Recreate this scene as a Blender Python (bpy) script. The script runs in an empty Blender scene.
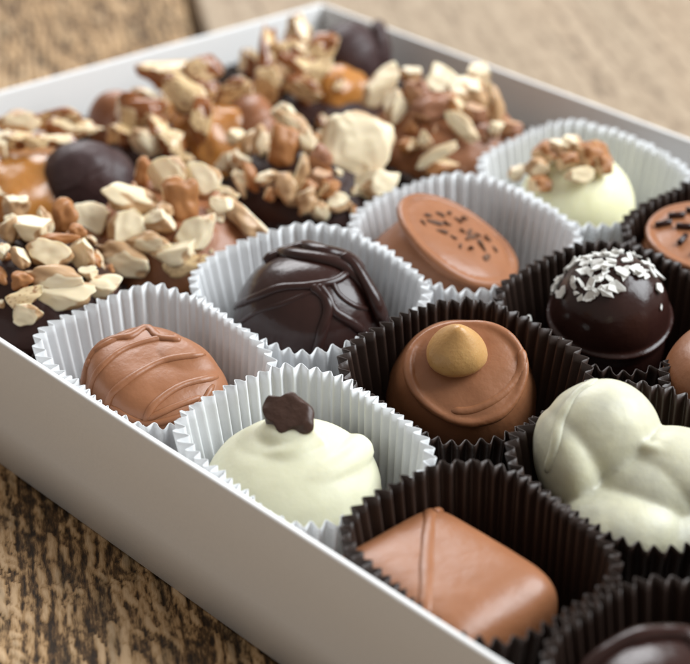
import bpy, bmesh, math, random
import numpy as np
from mathutils import Vector, Euler, Matrix, noise
from mathutils.bvhtree import BVHTree

# ------------------------------------------------------------------ camera, world, lamps, exposure
# All shapes below are written in centimetres; CM turns them into metres.
CM = 0.01
sc = bpy.context.scene
COL = sc.collection
PI = math.pi
R = math.radians

AZ = R(40.9)                      # the box's long side runs this far left of the viewing direction
PITCH = math.atan2(1077, 2081)
cam_d = bpy.data.cameras.new("camera")
cam = bpy.data.objects.new("camera", cam_d)
COL.objects.link(cam)
cam_d.sensor_width = 36
cam_d.lens = 36 * 2081 / 690
cam_d.clip_start = 0.01
cam_d.clip_end = 20
cam.location = Vector((-16.677, -13.6, 19.67)) * CM
fwd_h = Vector((math.sin(AZ), math.cos(AZ), 0))          # horizontal viewing direction in box axes
fwd = (fwd_h * math.cos(PITCH) + Vector((0, 0, -math.sin(PITCH)))).normalized()
cam.rotation_euler = fwd.to_track_quat('-Z', 'Y').to_euler()
cam_d.dof.use_dof = True
cam_d.dof.focus_distance = 35.2 * CM
cam_d.dof.aperture_fstop = 18
cam_d.dof.aperture_blades = 9
sc.camera = cam

world = bpy.data.worlds.new("World")
sc.world = world
world.use_nodes = True
bg = world.node_tree.nodes["Background"]
bg.inputs[0].default_value = (1.0, 0.94, 0.87, 1)
bg.inputs[1].default_value = 0.325

right_h = Vector((fwd_h.y, -fwd_h.x, 0))

def area(name, pos, target, sx, sy, power, col):
    l = bpy.data.lights.new(name, 'AREA')
    l.shape = 'RECTANGLE'
    l.size, l.size_y, l.energy, l.color = sx, sy, power, col
    o = bpy.data.objects.new(name, l)
    COL.objects.link(o)
    o.location = pos
    o.rotation_euler = (Vector(target) - Vector(pos)).to_track_quat('-Z', 'Y').to_euler()
    return o

CEN = Vector((0.075, 0.10, 0.02))
# the big window on the right of the table, and a weaker added fill high at the back
area("window_light", CEN + right_h * 0.74 + fwd_h * 0.06 + Vector((0, 0, 0.70)), CEN, 0.75, 0.65, 17, (0.90, 0.96, 1.0))
area("back_fill_light", CEN - right_h * 0.25 + fwd_h * 0.9 + Vector((0, 0, 0.75)), CEN, 0.7, 0.5, 9.0, (0.97, 0.98, 1.0))

sc.view_settings.view_transform = 'Standard'
sc.view_settings.look = 'None'
sc.view_settings.exposure = 0.22
sc.view_settings.gamma = 1.0
sc.render.engine = 'CYCLES'
sc.cycles.max_bounces = 10
sc.cycles.use_denoising = True

# ------------------------------------------------------------------ materials
def nt(name):
    m = bpy.data.materials.new(name)
    m.use_nodes = True
    t = m.node_tree
    return m, t, t.nodes["Principled BSDF"]

def node(t, kind, **kw):
    n = t.nodes.new(kind)
    for k, v in kw.items():
        if k in n.inputs.keys():
            n.inputs[k].default_value = v
        else:
            setattr(n, k, v)
    return n

def ramp(t, fac, stops):
    n = t.nodes.new('ShaderNodeValToRGB')
    e = n.color_ramp.elements
    while len(e) < len(stops):
        e.new(0.5)
    for i, (p, c) in enumerate(stops):
        e[i].position = p
        e[i].color = (*c, 1) if len(c) == 3 else c
    t.links.new(fac, n.inputs[0])
    return n.outputs[0]

def coords(t, scale=(1, 1, 1), rot=(0, 0, 0), kind='Object'):
    tc = t.nodes.new('ShaderNodeTexCoord')
    mp = t.nodes.new('ShaderNodeMapping')
    mp.inputs['Scale'].default_value = scale
    mp.inputs['Rotation'].default_value = rot
    t.links.new(tc.outputs[kind], mp.inputs[0])
    return mp.outputs[0]

def tex_noise(t, vec, scale, detail=4, rough=0.55, dist=0.0):
    n = node(t, 'ShaderNodeTexNoise', Scale=scale, Detail=detail, Roughness=rough, Distortion=dist)
    t.links.new(vec, n.inputs['Vector'])
    return n.outputs['Fac']

def mixc(t, fac, a, b, mode='MIX'):
    n = t.nodes.new('ShaderNodeMix')
    n.data_type = 'RGBA'
    n.blend_type = mode
    for s, v in ((n.inputs[0], fac), (n.inputs[6], a), (n.inputs[7], b)):
        if isinstance(v, (int, float)):
            s.default_value = v
        elif isinstance(v, tuple):
            s.default_value = (*v, 1)
        else:
            t.links.new(v, s)
    return n.outputs[2]

def math_n(t, op, a, b=0.0):
    n = t.nodes.new('ShaderNodeMath')
    n.operation = op
    for i, v in enumerate((a, b)):
        if isinstance(v, (int, float)):
            n.inputs[i].default_value = v
        else:
            t.links.new(v, n.inputs[i])
    return n.outputs[0]

def bump(t, p, h, strength, dist):
    b = node(t, 'ShaderNodeBump', Strength=strength, Distance=dist)
    t.links.new(h, b.inputs['Height'])
    t.links.new(b.outputs[0], p.inputs['Normal'])
    return b

def sweet(name, c1, c2, rough, sss=0.0, rad=(1, .5, .3), sssc=0.002, spec=0.5, bmp=0.12, coat=0.0, blotch=900, fine=None):
    """chocolate, caramel, white coating: two close tones, faint waviness, uneven gloss"""
    m, t, p = nt(name)
    v = coords(t)
    n1 = tex_noise(t, v, 130, 3)
    n2 = tex_noise(t, v, blotch, 4, 0.6)
    col = mixc(t, ramp(t, n1, [(.3, (0, 0, 0)), (.72, (1, 1, 1))]), c1, c2)
    if fine:
        col = mixc(t, ramp(t, n2, [(.62, (0, 0, 0)), (.75, (1, 1, 1))]), col, fine)
    t.links.new(col, p.inputs['Base Color'])
    rr = t.nodes.new('ShaderNodeMapRange')
    rr.inputs[3].default_value = rough * 0.82
    rr.inputs[4].default_value = rough * 1.25
    t.links.new(tex_noise(t, v, 260, 4), rr.inputs[0])
    t.links.new(rr.outputs[0], p.inputs['Roughness'])
    p.inputs['Specular IOR Level'].default_value = spec
    p.inputs['Subsurface Weight'].default_value = sss
    p.inputs['Subsurface Radius'].default_value = rad
    p.inputs['Subsurface Scale'].default_value = sssc
    p.inputs['Coat Weight'].default_value = coat
    p.inputs['Coat Roughness'].default_value = 0.12
    h = math_n(t, 'ADD', math_n(t, 'MULTIPLY', tex_noise(t, v, 320, 3), 1.0), math_n(t, 'MULTIPLY', n2, 0.25))
    bump(t, p, h, bmp, 0.0012)
    return m

M = {}
M['milk'] = sweet('milk_chocolate', (.278, .111, .049), (.318, .132, .060), 0.38, 0.12, (1, .45, .25), 0.0015, 0.42, 0.14)
M['dark'] = sweet('dark_chocolate', (.026, .0095, .0075), (.034, .0135, .0105), 0.21, 0.0, spec=0.33, bmp=0.12)
M['dark_base'] = sweet('dark_chocolate_base', (.030, .012, .0095), (.042, .018, .014), 0.42, 0.0, spec=0.2, bmp=0.3)
M['chip'] = sweet('dark_chip', (.040, .018, .012), (.062, .029, .019), 0.4, 0.0, spec=0.35, bmp=0.3)
M['shaving'] = sweet('milk_dark_shavings', (.085, .036, .018), (.15, .07, .034), 0.5, 0.0, spec=0.3, bmp=0.3)
M['dark_matt'] = sweet('dull_dark_chocolate', (.042, .021, .021), (.058, .031, .030), 0.46, 0.0, spec=0.35, bmp=0.3, fine=(.085, .058, .055))
M['white'] = sweet('white_chocolate', (.65, .63, .455), (.69, .67, .50), 0.46, 0.45, (1, .85, .5), 0.003, 0.33, 0.10)
M['white_nutty'] = sweet('white_coating_over_nuts', (.49, .475, .38), (.71, .68, .49), 0.40, 0.35, (1, .85, .55), 0.003, 0.36, 0.12)
M['yellow_white'] = sweet('pale_yellow_coating', (.74, .71, .45), (.78, .75, .52), 0.4, 0.45, (1, .8, .4), 0.003, 0.4, 0.10)
M['caramel'] = sweet('caramel', (.37, .145, .026), (.46, .20, .05), 0.27, 0.4, (1, .45, .1), 0.004, 0.45, 0.15, coat=0.12)
M['hazelnut'] = sweet('roasted_hazelnut', (.46, .25, .088), (.57, .33, .125), 0.36, 0.25, (1, .6, .3), 0.002, 0.4, 0.2, blotch=1500, fine=(.36, .17, .06))

def nut_mat(name, cream, tan, skin, tint, rough, coat=0.0, skin_amt=1.0, smear=None):
    m, t, p = nt(name)
    v = coords(t)
    at = t.nodes.new('ShaderNodeAttribute')
    at.attribute_name = 'skin'
    oi = t.nodes.new('ShaderNodeObjectInfo')
    n1 = tex_noise(t, v, 2.6, 5, 0.62)
    n2 = tex_noise(t, v, 14, 4, 0.6)
    base = mixc(t, ramp(t, n1, [(.35, (0, 0, 0)), (.68, (1, 1, 1))]), cream, tan)
    base = mixc(t, math_n(t, 'MULTIPLY', oi.outputs['Random'], 0.45), base, tint)
    sk = mixc(t, n2, skin, tuple(c * 0.62 for c in skin))
    if smear:
        base = mixc(t, ramp(t, tex_noise(t, coords(t, rot=(1, 2, 0)), 2.1, 4, 0.6), [(.64, (0, 0, 0)), (.69, (.85, .85, .85))]), base, smear)
    edge = math_n(t, 'MULTIPLY', at.outputs['Fac'], math_n(t, 'ADD', math_n(t, 'MULTIPLY', n1, 1.1), 0.25))
    fac = ramp(t, edge, [(.30, (0, 0, 0)), (.66, (skin_amt,) * 3)])
    t.links.new(mixc(t, fac, base, sk), p.inputs['Base Color'])
    p.inputs['Roughness'].default_value = rough
    p.inputs['Specular IOR Level'].default_value = 0.4
    p.inputs['Subsurface Weight'].default_value = 0.3
    p.inputs['Subsurface Radius'].default_value = (1, .7, .35)
    p.inputs['Subsurface Scale'].default_value = 0.0012
    p.inputs['Coat Weight'].default_value = coat
    p.inputs['Coat Roughness'].default_value = 0.15
    h = math_n(t, 'ADD', n2, math_n(t, 'MULTIPLY', tex_noise(t, v, 40, 3), 0.4))
    bump(t, p, h, 0.5, 0.0009)
    return m

M['nut'] = nut_mat('cream_nut', (.84, .73, .52), (.77, .60, .36), (.48, .24, .09), (.88, .80, .62), 0.42, coat=0.15, skin_amt=0.8, smear=(.24, .11, .05))
M['nut_skin'] = nut_mat('tan_nut', (.84, .66, .42), (.76, .52, .28), (.46, .20, .07), (.86, .72, .50), 0.45)
M['pecan'] = nut_mat('glazed_pecan', (.80, .63, .37), (.62, .35, .12), (.30, .095, .02), (.84, .71, .48), 0.3, coat=0.5)
M['almond'] = nut_mat('blanched_almond', (.84, .74, .52), (.74, .55, .30), (.55, .30, .12), (.86, .77, .58), 0.5, skin_amt=0.4)
M['nut_milk'] = nut_mat('chocolate_smeared_nut', (.56, .33, .19), (.44, .22, .12), (.36, .16, .085), (.72, .52, .36), 0.42)

def paper(name, c, trans, rough, spec):
    m, t, p = nt(name)
    v = coords(t)
    n = tex_noise(t, v, 1400, 4, 0.6)
    col = mixc(t, n, tuple(x * 0.93 for x in c), c)
    t.links.new(col, p.inputs['Base Color'])
    p.inputs['Roughness'].default_value = rough
    p.inputs['Specular IOR Level'].default_value = spec
    bump(t, p, n, 0.12, 0.0004)
    if trans > 0:
        tr = t.nodes.new('ShaderNodeBsdfTranslucent')
        t.links.new(col, tr.inputs[0])
        mx = t.nodes.new('ShaderNodeMixShader')
        mx.inputs[0].default_value = trans
        out = t.nodes['Material Output']
        t.links.new(p.outputs[0], mx.inputs[1])
        t.links.new(tr.outputs[0], mx.inputs[2])
        t.links.new(mx.outputs[0], out.inputs[0])
    return m

M['cup_white'] = paper('white_greaseproof_paper', (.89, .90, .91), 0.30, 0.55, 0.35)
M['cup_dark'] = paper('dark_brown_glassine_paper', (.033, .0185, .0135), 0.0, 0.42, 0.42)
M['board'] = paper('white_box_board', (.80, .79, .775), 0.0, 0.6, 0.35)
M['flake'] = paper('dried_coconut', (.84, .83, .79), 0.15, 0.5, 0.4)

def wood_mat(name, rough):
    """rough 1: torn, deeply furrowed old board; towards 0: worn smooth"""
    m, t, p = nt(name)
    tc = t.nodes.new('ShaderNodeTexCoord')
    def vec(scale, rz=0.0):
        mp = t.nodes.new('ShaderNodeMapping')
        mp.inputs['Scale'].default_value = scale
        mp.inputs['Rotation'].default_value = (0, 0, rz)
        t.links.new(tc.outputs['Object'], mp.inputs[0])
        return mp.outputs[0]
    # the board mesh's own Y runs along the grain
    def voro(v, scale, feature='F1', rnd_=1.0):
        n = t.nodes.new('ShaderNodeTexVoronoi')
        n.feature = feature
        n.inputs['Scale'].default_value = scale
        n.inputs['Randomness'].default_value = rnd_
        t.links.new(v, n.inputs['Vector'])
        return n
    def warp(v, amount, scale):
        n = node(t, 'ShaderNodeTexNoise', Scale=scale, Detail=3)
        t.links.new(tc.outputs['Object'], n.inputs['Vector'])
        m_ = t.nodes.new('ShaderNodeVectorMath'); m_.operation = 'SCALE'
        t.links.new(n.outputs['Color'], m_.inputs[0]); m_.inputs['Scale'].default_value = amount
        a_ = t.nodes.new('ShaderNodeVectorMath'); a_.operation = 'ADD'
        t.links.new(v, a_.inputs[0]); t.links.new(m_.outputs[0], a_.inputs[1])
        return a_.outputs[0]
    def warp(v, amount, scale):
        n = node(t, 'ShaderNodeTexNoise', Scale=scale, Detail=3)
        t.links.new(tc.outputs['Object'], n.inputs['Vector'])
        m_ = t.nodes.new('ShaderNodeVectorMath'); m_.operation = 'SCALE'
        t.links.new(n.outputs['Color'], m_.inputs[0]); m_.inputs['Scale'].default_value = amount
        a_ = t.nodes.new('ShaderNodeVectorMath'); a_.operation = 'ADD'
        t.links.new(v, a_.inputs[0]); t.links.new(m_.outputs[0], a_.inputs[1])
        return a_.outputs[0]
    broad = tex_noise(t, vec((30, 3.0, 22)), 1.0, 5, 0.6, 0.6)
    # furrows along the grain, splinters torn aslant by the saw, and fine fibres
    furrow = tex_noise(t, warp(vec((480, 12, 60)), .8, 90), 1.0, 2, 0.5, 0.1)
    splinter = tex_noise(t, warp(vec((560, 140, 480), R(24)), .8, 120), 1.0, 2, 0.45, 0.2)
    fine = tex_noise(t, vec((2600, 420, 900), R(8)), 1.0, 4, 0.65)
    h = math_n(t, 'ADD', math_n(t, 'MULTIPLY', furrow, 0.42), math_n(t, 'ADD', math_n(t, 'MULTIPLY', splinter, 0.50), math_n(t, 'MULTIPLY', fine, 0.22)))
    col = ramp(t, broad, [(.28, (.37, .295, .215)), (.5, (.43, .34, .25)), (.72, (.48, .37, .265))])
    if rough > .5:
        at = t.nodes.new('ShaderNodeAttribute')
        at.attribute_name = 'relief'            # 1 on splinter crests, 0 in furrows darkened with grime and painted shade
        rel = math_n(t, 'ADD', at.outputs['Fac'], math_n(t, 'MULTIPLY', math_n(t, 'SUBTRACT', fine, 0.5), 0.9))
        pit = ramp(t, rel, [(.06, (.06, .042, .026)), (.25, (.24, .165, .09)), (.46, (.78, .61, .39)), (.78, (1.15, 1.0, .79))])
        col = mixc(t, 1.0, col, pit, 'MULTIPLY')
        grey = ramp(t, tex_noise(t, vec((220, 50, 200), R(10)), 1.0, 3), [(.52, (1, 1, 1)), (.68, (.66, .70, .74))])
        col = mixc(t, 1.0, col, grey, 'MULTIPLY')
    else:
        pit = ramp(t, h, [(.42, (.24, .20, .16)), (.53, (.62, .57, .51)), (.64, (.80, .77, .72)), (.75, (.90, .88, .84))])
        col = mixc(t, .8, col, pit, 'MULTIPLY')
    t.links.new(col, p.inputs['Base Color'])
    p.inputs['Roughness'].default_value = 0.7
    p.inputs['Specular IOR Level'].default_value = 0.25
    bump(t, p, fine if rough > .5 else h, 0.35, 0.001)
    return m
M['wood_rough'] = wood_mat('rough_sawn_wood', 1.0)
M['wood_worn'] = wood_mat('worn_smooth_wood', 0.32)

# ------------------------------------------------------------------ mesh helpers
def mesh(name, V, F, mat, smooth=True):
    me = bpy.data.meshes.new(name)
    V = np.asarray(V, float) * CM
    me.from_pydata([tuple(v) for v in V], [], [tuple(f) for f in F])
    if smooth:
        me.polygons.foreach_set('use_smooth', [True] * len(me.polygons))
    me.materials.append(mat)
    me.update()
    return me

def obj(name, me, parent=None):
    o = bpy.data.objects.new(name, me)
    COL.objects.link(o)
    if parent:
        o.parent = parent
    return o

def tag(o, label, cat, group=None):
    o['label'] = label
    o['category'] = cat
    if group:
        o['group'] = group
    return o

def thing(name, label, cat, loc, rot=(0, 0, 0), group=None):
    o = bpy.data.objects.new(name, None)
    COL.objects.link(o)
    o.empty_display_size = 0.005
    o.location = Vector(loc) * CM
    o.rotation_euler = rot
    return tag(o, label, cat, group)

def spow(a, e):
    return np.sign(a) * np.abs(a) ** e

def blob(c, r, n_xy=2.0, n_z=2.0, rot=(0, 0, 0), nu=48, nv=28, taper=0.0):
    """superellipsoid; n = 2 is a sphere, larger n is boxier; taper narrows the top"""
    th = np.linspace(0, 2 * PI, nu, endpoint=False)
    ph = np.linspace(-PI / 2, PI / 2, nv + 1)[1:-1]
    T, P = np.meshgrid(th, ph)
    cp, sp = spow(np.cos(P), 2 / n_z), spow(np.sin(P), 2 / n_z)
    k = 1 - taper * sp
    x = r[0] * cp * spow(np.cos(T), 2 / n_xy) * k
    y = r[1] * cp * spow(np.sin(T), 2 / n_xy) * k
    z = r[2] * sp
    V = np.stack([x.ravel(), y.ravel(), z.ravel()], 1)
    V = np.vstack([V, [[0, 0, -r[2]], [0, 0, r[2]]]])
    Rm = np.array(Euler(rot).to_matrix())
    V = V @ Rm.T + np.array(c)
    F = []
    m = nv - 1
    for j in range(m - 1):
        for i in range(nu):
            a, b = j * nu + i, j * nu + (i + 1) % nu
            F.append((a, b, b + nu, a + nu))
    s, e = m * nu, m * nu + 1
    for i in range(nu):
        F.append((s, (i + 1) % nu, i))
        F.append((e, (m - 1) * nu + i, (m - 1) * nu + (i + 1) % nu))
    return V, F

def tube(pts, rad, nseg=12, flat=1.0, up=(0, 0, 1), ends=True):
    """round or flattened strand through pts, radius per point, with rounded ends"""
    P = [Vector(p) for p in pts]
    n = len(P)
    if not hasattr(rad, '__len__'):
        rad = [rad] * n
    V, F = [], []
    for i, p in enumerate(P):
        d = (P[min(i + 1, n - 1)] - P[max(i - 1, 0)]).normalized()
        u = up[i] if isinstance(up, list) else up
        u = Vector(u)
        s = d.cross(u)
        if s.length < 1e-5:
            s = d.orthogonal()
        s.normalize()
        w = s.cross(d).normalized()
        for k in range(nseg):
            a = 2 * PI * k / nseg
            V.append(tuple(p + s * (math.cos(a) * rad[i]) + w * (math.sin(a) * rad[i] * flat)))
    for i in range(n - 1):
        for k in range(nseg):
            a, b = i * nseg + k, i * nseg + (k + 1) % nseg
            F.append((a, b, b + nseg, a + nseg))
    V.append(tuple(P[0])); V.append(tuple(P[-1]))
    s, e = len(V) - 2, len(V) - 1
    for k in range(nseg):
        F.append((s, (k + 1) % nseg, k))
        F.append((e, (n - 1) * nseg + k, (n - 1) * nseg + (k + 1) % nseg))
    return np.array(V), F

def spline(ctrl, n):
    """Catmull-Rom through the control points"""
    C = [np.array(c, float) for c in ctrl]
    C = [2 * C[0] - C[1]] + C + [2 * C[-1] - C[-2]]
    out = []
    segs = len(C) - 3
    for i in range(n):
        t = i / (n - 1) * segs
        k = min(int(t), segs - 1)
        f = t - k
        p0, p1, p2, p3 = C[k:k + 4]
        out.append(0.5 * ((2 * p1) + (-p0 + p2) * f + (2 * p0 - 5 * p1 + 4 * p2 - p3) * f * f + (-p0 + 3 * p1 - 3 * p2 + p3) * f ** 3))
    return out

def fuse(shapes, voxel=0.035, smooth=6, wav=0.02, wscale=1.1, seed=0.0):
    """melts several closed shapes into one smooth skin: (verts in cm, faces)"""
    V, F, o = [], [], 0
    for v, f in shapes:
        V.append(np.asarray(v)); F += [tuple(i + o for i in q) for q in f]; o += len(v)
    V = np.vstack(V)
    me = bpy.data.meshes.new('melt')
    me.from_pydata([tuple(v) for v in V], [], F)
    ob = bpy.data.objects.new('melt', me)
    COL.objects.link(ob)
    a = ob.modifiers.new('r', 'REMESH'); a.mode = 'VOXEL'; a.voxel_size = voxel; a.use_smooth_shade = True
    b = ob.modifiers.new('s', 'SMOOTH'); b.factor = 0.5; b.iterations = smooth
    dg = bpy.context.evaluated_depsgraph_get()
    ev = ob.evaluated_get(dg)
    em = ev.to_mesh()
    n = len(em.vertices)
    co = np.empty(n * 3); em.vertices.foreach_get('co', co); co = co.reshape(-1, 3)
    no = np.empty(n * 3); em.vertices.foreach_get('normal', no); no = no.reshape(-1, 3)
    faces = [tuple(p.vertices) for p in em.polygons]
    ev.to_mesh_clear()
    bpy.data.objects.remove(ob); bpy.data.meshes.remove(me)
    if wav:
        d = np.array([noise.noise(Vector(c) * wscale + Vector((seed, seed * 1.7, 0))) + 0.35 * noise.noise(Vector(c) * wscale * 3.1 + Vector((seed, 0, seed))) for c in co])
        co = co + no * (d * wav)[:, None]
    return co, faces

def bvh(V, F):
    return BVHTree.FromPolygons([Vector(v) for v in V], F)

def drape(tree, pts, lift=0.0, top=9.0):
    """drops points straight down on a surface"""
    out, nor = [], []
    for p in pts:
        h = tree.ray_cast(Vector((p[0], p[1], top)), Vector((0, 0, -1)))
        if h[0] is None:
            h = tree.find_nearest(Vector((p[0], p[1], p[2] if len(p) > 2 else 1.0)))
        out.append(h[0] + h[1] * lift); nor.append(h[1])
    return out, nor

def strand(tree, ctrl, r, n=40, lift=0.0, flat=0.75, taper=True, wob=0.0, seed=0):
    pts = spline([(c[0], c[1], 0) for c in ctrl], n)
    P, N = drape(tree, pts, lift)
    # even out jumps
    for _ in range(2):
        P = [P[0]] + [(P[i - 1] + P[i] * 2 + P[i + 1]) / 4 for i in range(1, n - 1)] + [P[-1]]
    rad = []
    for i in range(n):
        t = i / (n - 1)
        k = 1.0
        if taper:
            k = min(1, (t + .02) / .08) ** .5 * min(1, (1 - t + .02) / .08) ** .5
        rad.append(r * k * (1 + wob * noise.noise(Vector((t * 6, seed * 3.3, 0)))))
    return tube(P, rad, 12, flat, N)

rng = np.random.default_rng(11)
rnd = random.Random(4)
# ------------------------------------------------------------------ the setting: table top of old boards
def board_box(x0, x1, y0, y1, z0, z1, bev=0.0, seg=2):
    bm = bmesh.new()
    bmesh.ops.create_cube(bm, size=1)
    for v in bm.verts:
        v.co = Vector(((x0 + x1) / 2 + v.co.x * (x1 - x0), (y0 + y1) / 2 + v.co.y * (y1 - y0), (z0 + z1) / 2 + v.co.z * (z1 - z0)))
    if bev:
        bmesh.ops.bevel(bm, geom=bm.edges[:], offset=bev, segments=seg, affect='EDGES', profile=0.6)
    bm.verts.index_update()
    V = [tuple(v.co) for v in bm.verts]
    F = [tuple(v.index for v in f.verts) for f in bm.faces]
    bm.free()
    return V, F

def join(parts):
    V, F, o = [], [], 0
    for v, f in parts:
        V += [tuple(p) for p in v]; F += [tuple(i + o for i in q) for q in f]; o += len(v)
    return V, F

def hash2(i, j, seed):
    v = np.sin(i * 127.1 + j * 311.7 + seed * 74.7) * 43758.5453
    return v - np.floor(v)

def vnoise(x, y, seed):
    i, j = np.floor(x), np.floor(y)
    f, g = x - i, y - j
    f, g = f * f * (3 - 2 * f), g * g * (3 - 2 * g)
    return (hash2(i, j, seed) * (1 - f) + hash2(i + 1, j, seed) * f) * (1 - g) + (hash2(i, j + 1, seed) * (1 - f) + hash2(i + 1, j + 1, seed) * f) * g

def torn_relief(x, y):
    """height 0..1 of a rough sawn face: furrows along the grain, each a string of splinters torn aslant"""
    xw = x + .16 * (vnoise(x * .9, y * .35, 1) - .5) + .15 * (vnoise(x * 3.2, y * 1.3, 2) - .5) + .05 * (vnoise(x * 11, y * 5, 12) - .5)
    c = xw / .21
    ci = np.floor(c); fx = c - ci
    per = .34 + .50 * hash2(ci, ci * 0, 3)
    tt = y / per + 7 * hash2(ci, ci * 0, 4) + 1.0 * (fx - .5) + 1.5 * (vnoise(x * 1.7, y * 1.3, 5) - .5) + .7 * (vnoise(x * 6, y * 4, 6) - .5)
    ti = np.floor(tt); ft = tt - ti
    r = hash2(ci, ti, 7)
    across = np.clip(np.sin(PI * fx), 0, 1) ** .55
    along = np.clip(ft / .22, 0, 1) * np.clip((1 - ft) / .55, 0, 1) ** .6
    h = across ** (.4 + hash2(ci, ci * 0, 11)) * (.45 + .55 * along) * (.25 + .75 * r)
    h = h * (.72 + .56 * vnoise(x * 1.1, y * .22, 8)) + .22 * (vnoise(x * 14, y * 5, 9) - .5) + .12 * (vnoise(x * 30, y * 9, 10) - .5)
    return np.clip(h, 0, 1)

tb = []
for k in range(-4, 5):
    x0 = -2.25 + 16 * k
    if k != -1:
        tb.append(board_box(x0 + 0.16, x0 + 16 - 0.16, -70, 120, -3.5 - 0.05 * (k % 2), -0.002 - 0.06 * (k % 2), 0.25, 3))
tb.append(board_box(-80, 80, -69, 119, -4.4, -3.6))
tV, tF = join(tb)
n_worn, base_n = len(tF), len(tV)
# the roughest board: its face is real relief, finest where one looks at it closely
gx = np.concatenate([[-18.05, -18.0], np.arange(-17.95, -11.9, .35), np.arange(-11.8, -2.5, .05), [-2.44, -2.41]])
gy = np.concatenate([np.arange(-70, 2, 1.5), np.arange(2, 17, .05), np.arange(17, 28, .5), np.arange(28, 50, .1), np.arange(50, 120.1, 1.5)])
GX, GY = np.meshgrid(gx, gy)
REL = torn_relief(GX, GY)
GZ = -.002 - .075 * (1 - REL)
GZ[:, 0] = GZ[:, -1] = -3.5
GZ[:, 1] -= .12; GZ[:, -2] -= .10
nx = len(gx)
tV = list(tV) + list(zip(GX.ravel(), GY.ravel(), GZ.ravel()))
for j in range(len(gy) - 1):
    for i in range(nx - 1):
        q = base_n + j * nx + i
        tF.append((q, q + 1, q + 1 + nx, q + nx))
tme = mesh('table', tV, tF, M['wood_worn'], smooth=False)
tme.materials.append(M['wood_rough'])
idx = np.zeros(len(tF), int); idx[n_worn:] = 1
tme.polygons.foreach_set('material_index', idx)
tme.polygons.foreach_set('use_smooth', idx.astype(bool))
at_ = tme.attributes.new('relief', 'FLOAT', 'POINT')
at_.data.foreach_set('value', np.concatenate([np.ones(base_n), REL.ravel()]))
tme.update()
table = obj('table', tme)
table.rotation_euler = (0, 0, -R(32))
table['kind'] = 'structure'

# ------------------------------------------------------------------ the box
BX, BY0, BY1, BH, TH = 16.4, -1.6, 25.45, 2.67, 0.13
box = thing('candy_box', 'open shallow white cardboard box full of chocolates on the wooden table', 'box', (0, 0, 0))
obj('base_panel', mesh('base_panel', *board_box(TH, BX - TH, BY0 + TH, BY1 - TH, 0.01, 0.12), M['board'], False), box)
def wall(p0, p1, z1, bow, seed):
    """a folded card wall from p0 to p1 (outer face on the line, inside to its left): rounded fold on top, faintly bowed"""
    p0, p1 = np.array(p0, float), np.array(p1, float)
    d = (p1 - p0); L = np.hypot(*d); d /= L
    nrm = np.array([-d[1], d[0]])
    rd = 0.05
    prof = [(0, 0), (0, z1 * .33), (0, z1 * .66), (0, z1 - rd)]
    prof += [(rd - rd * math.cos(q), z1 - rd + rd * math.sin(q)) for q in (R(25), R(50), R(75), R(90))]
    prof += [(TH - rd + rd * math.sin(q), z1 - rd + rd * math.cos(q)) for q in (0, R(25), R(50), R(75), R(90))]
    prof += [(TH, z1 * .66), (TH, z1 * .33), (TH, 0)]
    m, n = len(prof), 60
    V, F = [], []
    for i in range(n + 1):
        t = i / n
        b_ = math.sin(PI * t)
        for (o_, z) in prof:
            k = (z / z1) ** 1.5 * b_
            off = o_ + k * (bow + .035 * noise.noise(Vector((t * 5, seed, z * .3))))
            dz = .012 * b_ * noise.noise(Vector((t * 7, seed + 9, 0))) * (z / z1)
            q = p0 + d * (L * t) + nrm * off
            V.append((q[0], q[1], z + dz))
    for i in range(n):
        for k in range(m):
            a, b = i * m + k, i * m + (k + 1) % m
            F.append((a, a + m, b + m, b))
    F.append(tuple(range(m))); F.append(tuple(n * m + k for k in range(m - 1, -1, -1)))
    return obj('side_wall', mesh('side_wall', V, F, M['board']), box)
wall((0, BY1), (0, BY0), BH, -.03, 1.0)
wall((BX, BY0), (BX, BY1), BH, -.05, 2.0)
wall((BX - TH - .003, BY1), (TH + .003, BY1), BH + .012, -.04, 3.0)
wall((TH + .003, BY0), (BX - TH - .003, BY0), BH + .012, -.03, 4.0)

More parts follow.
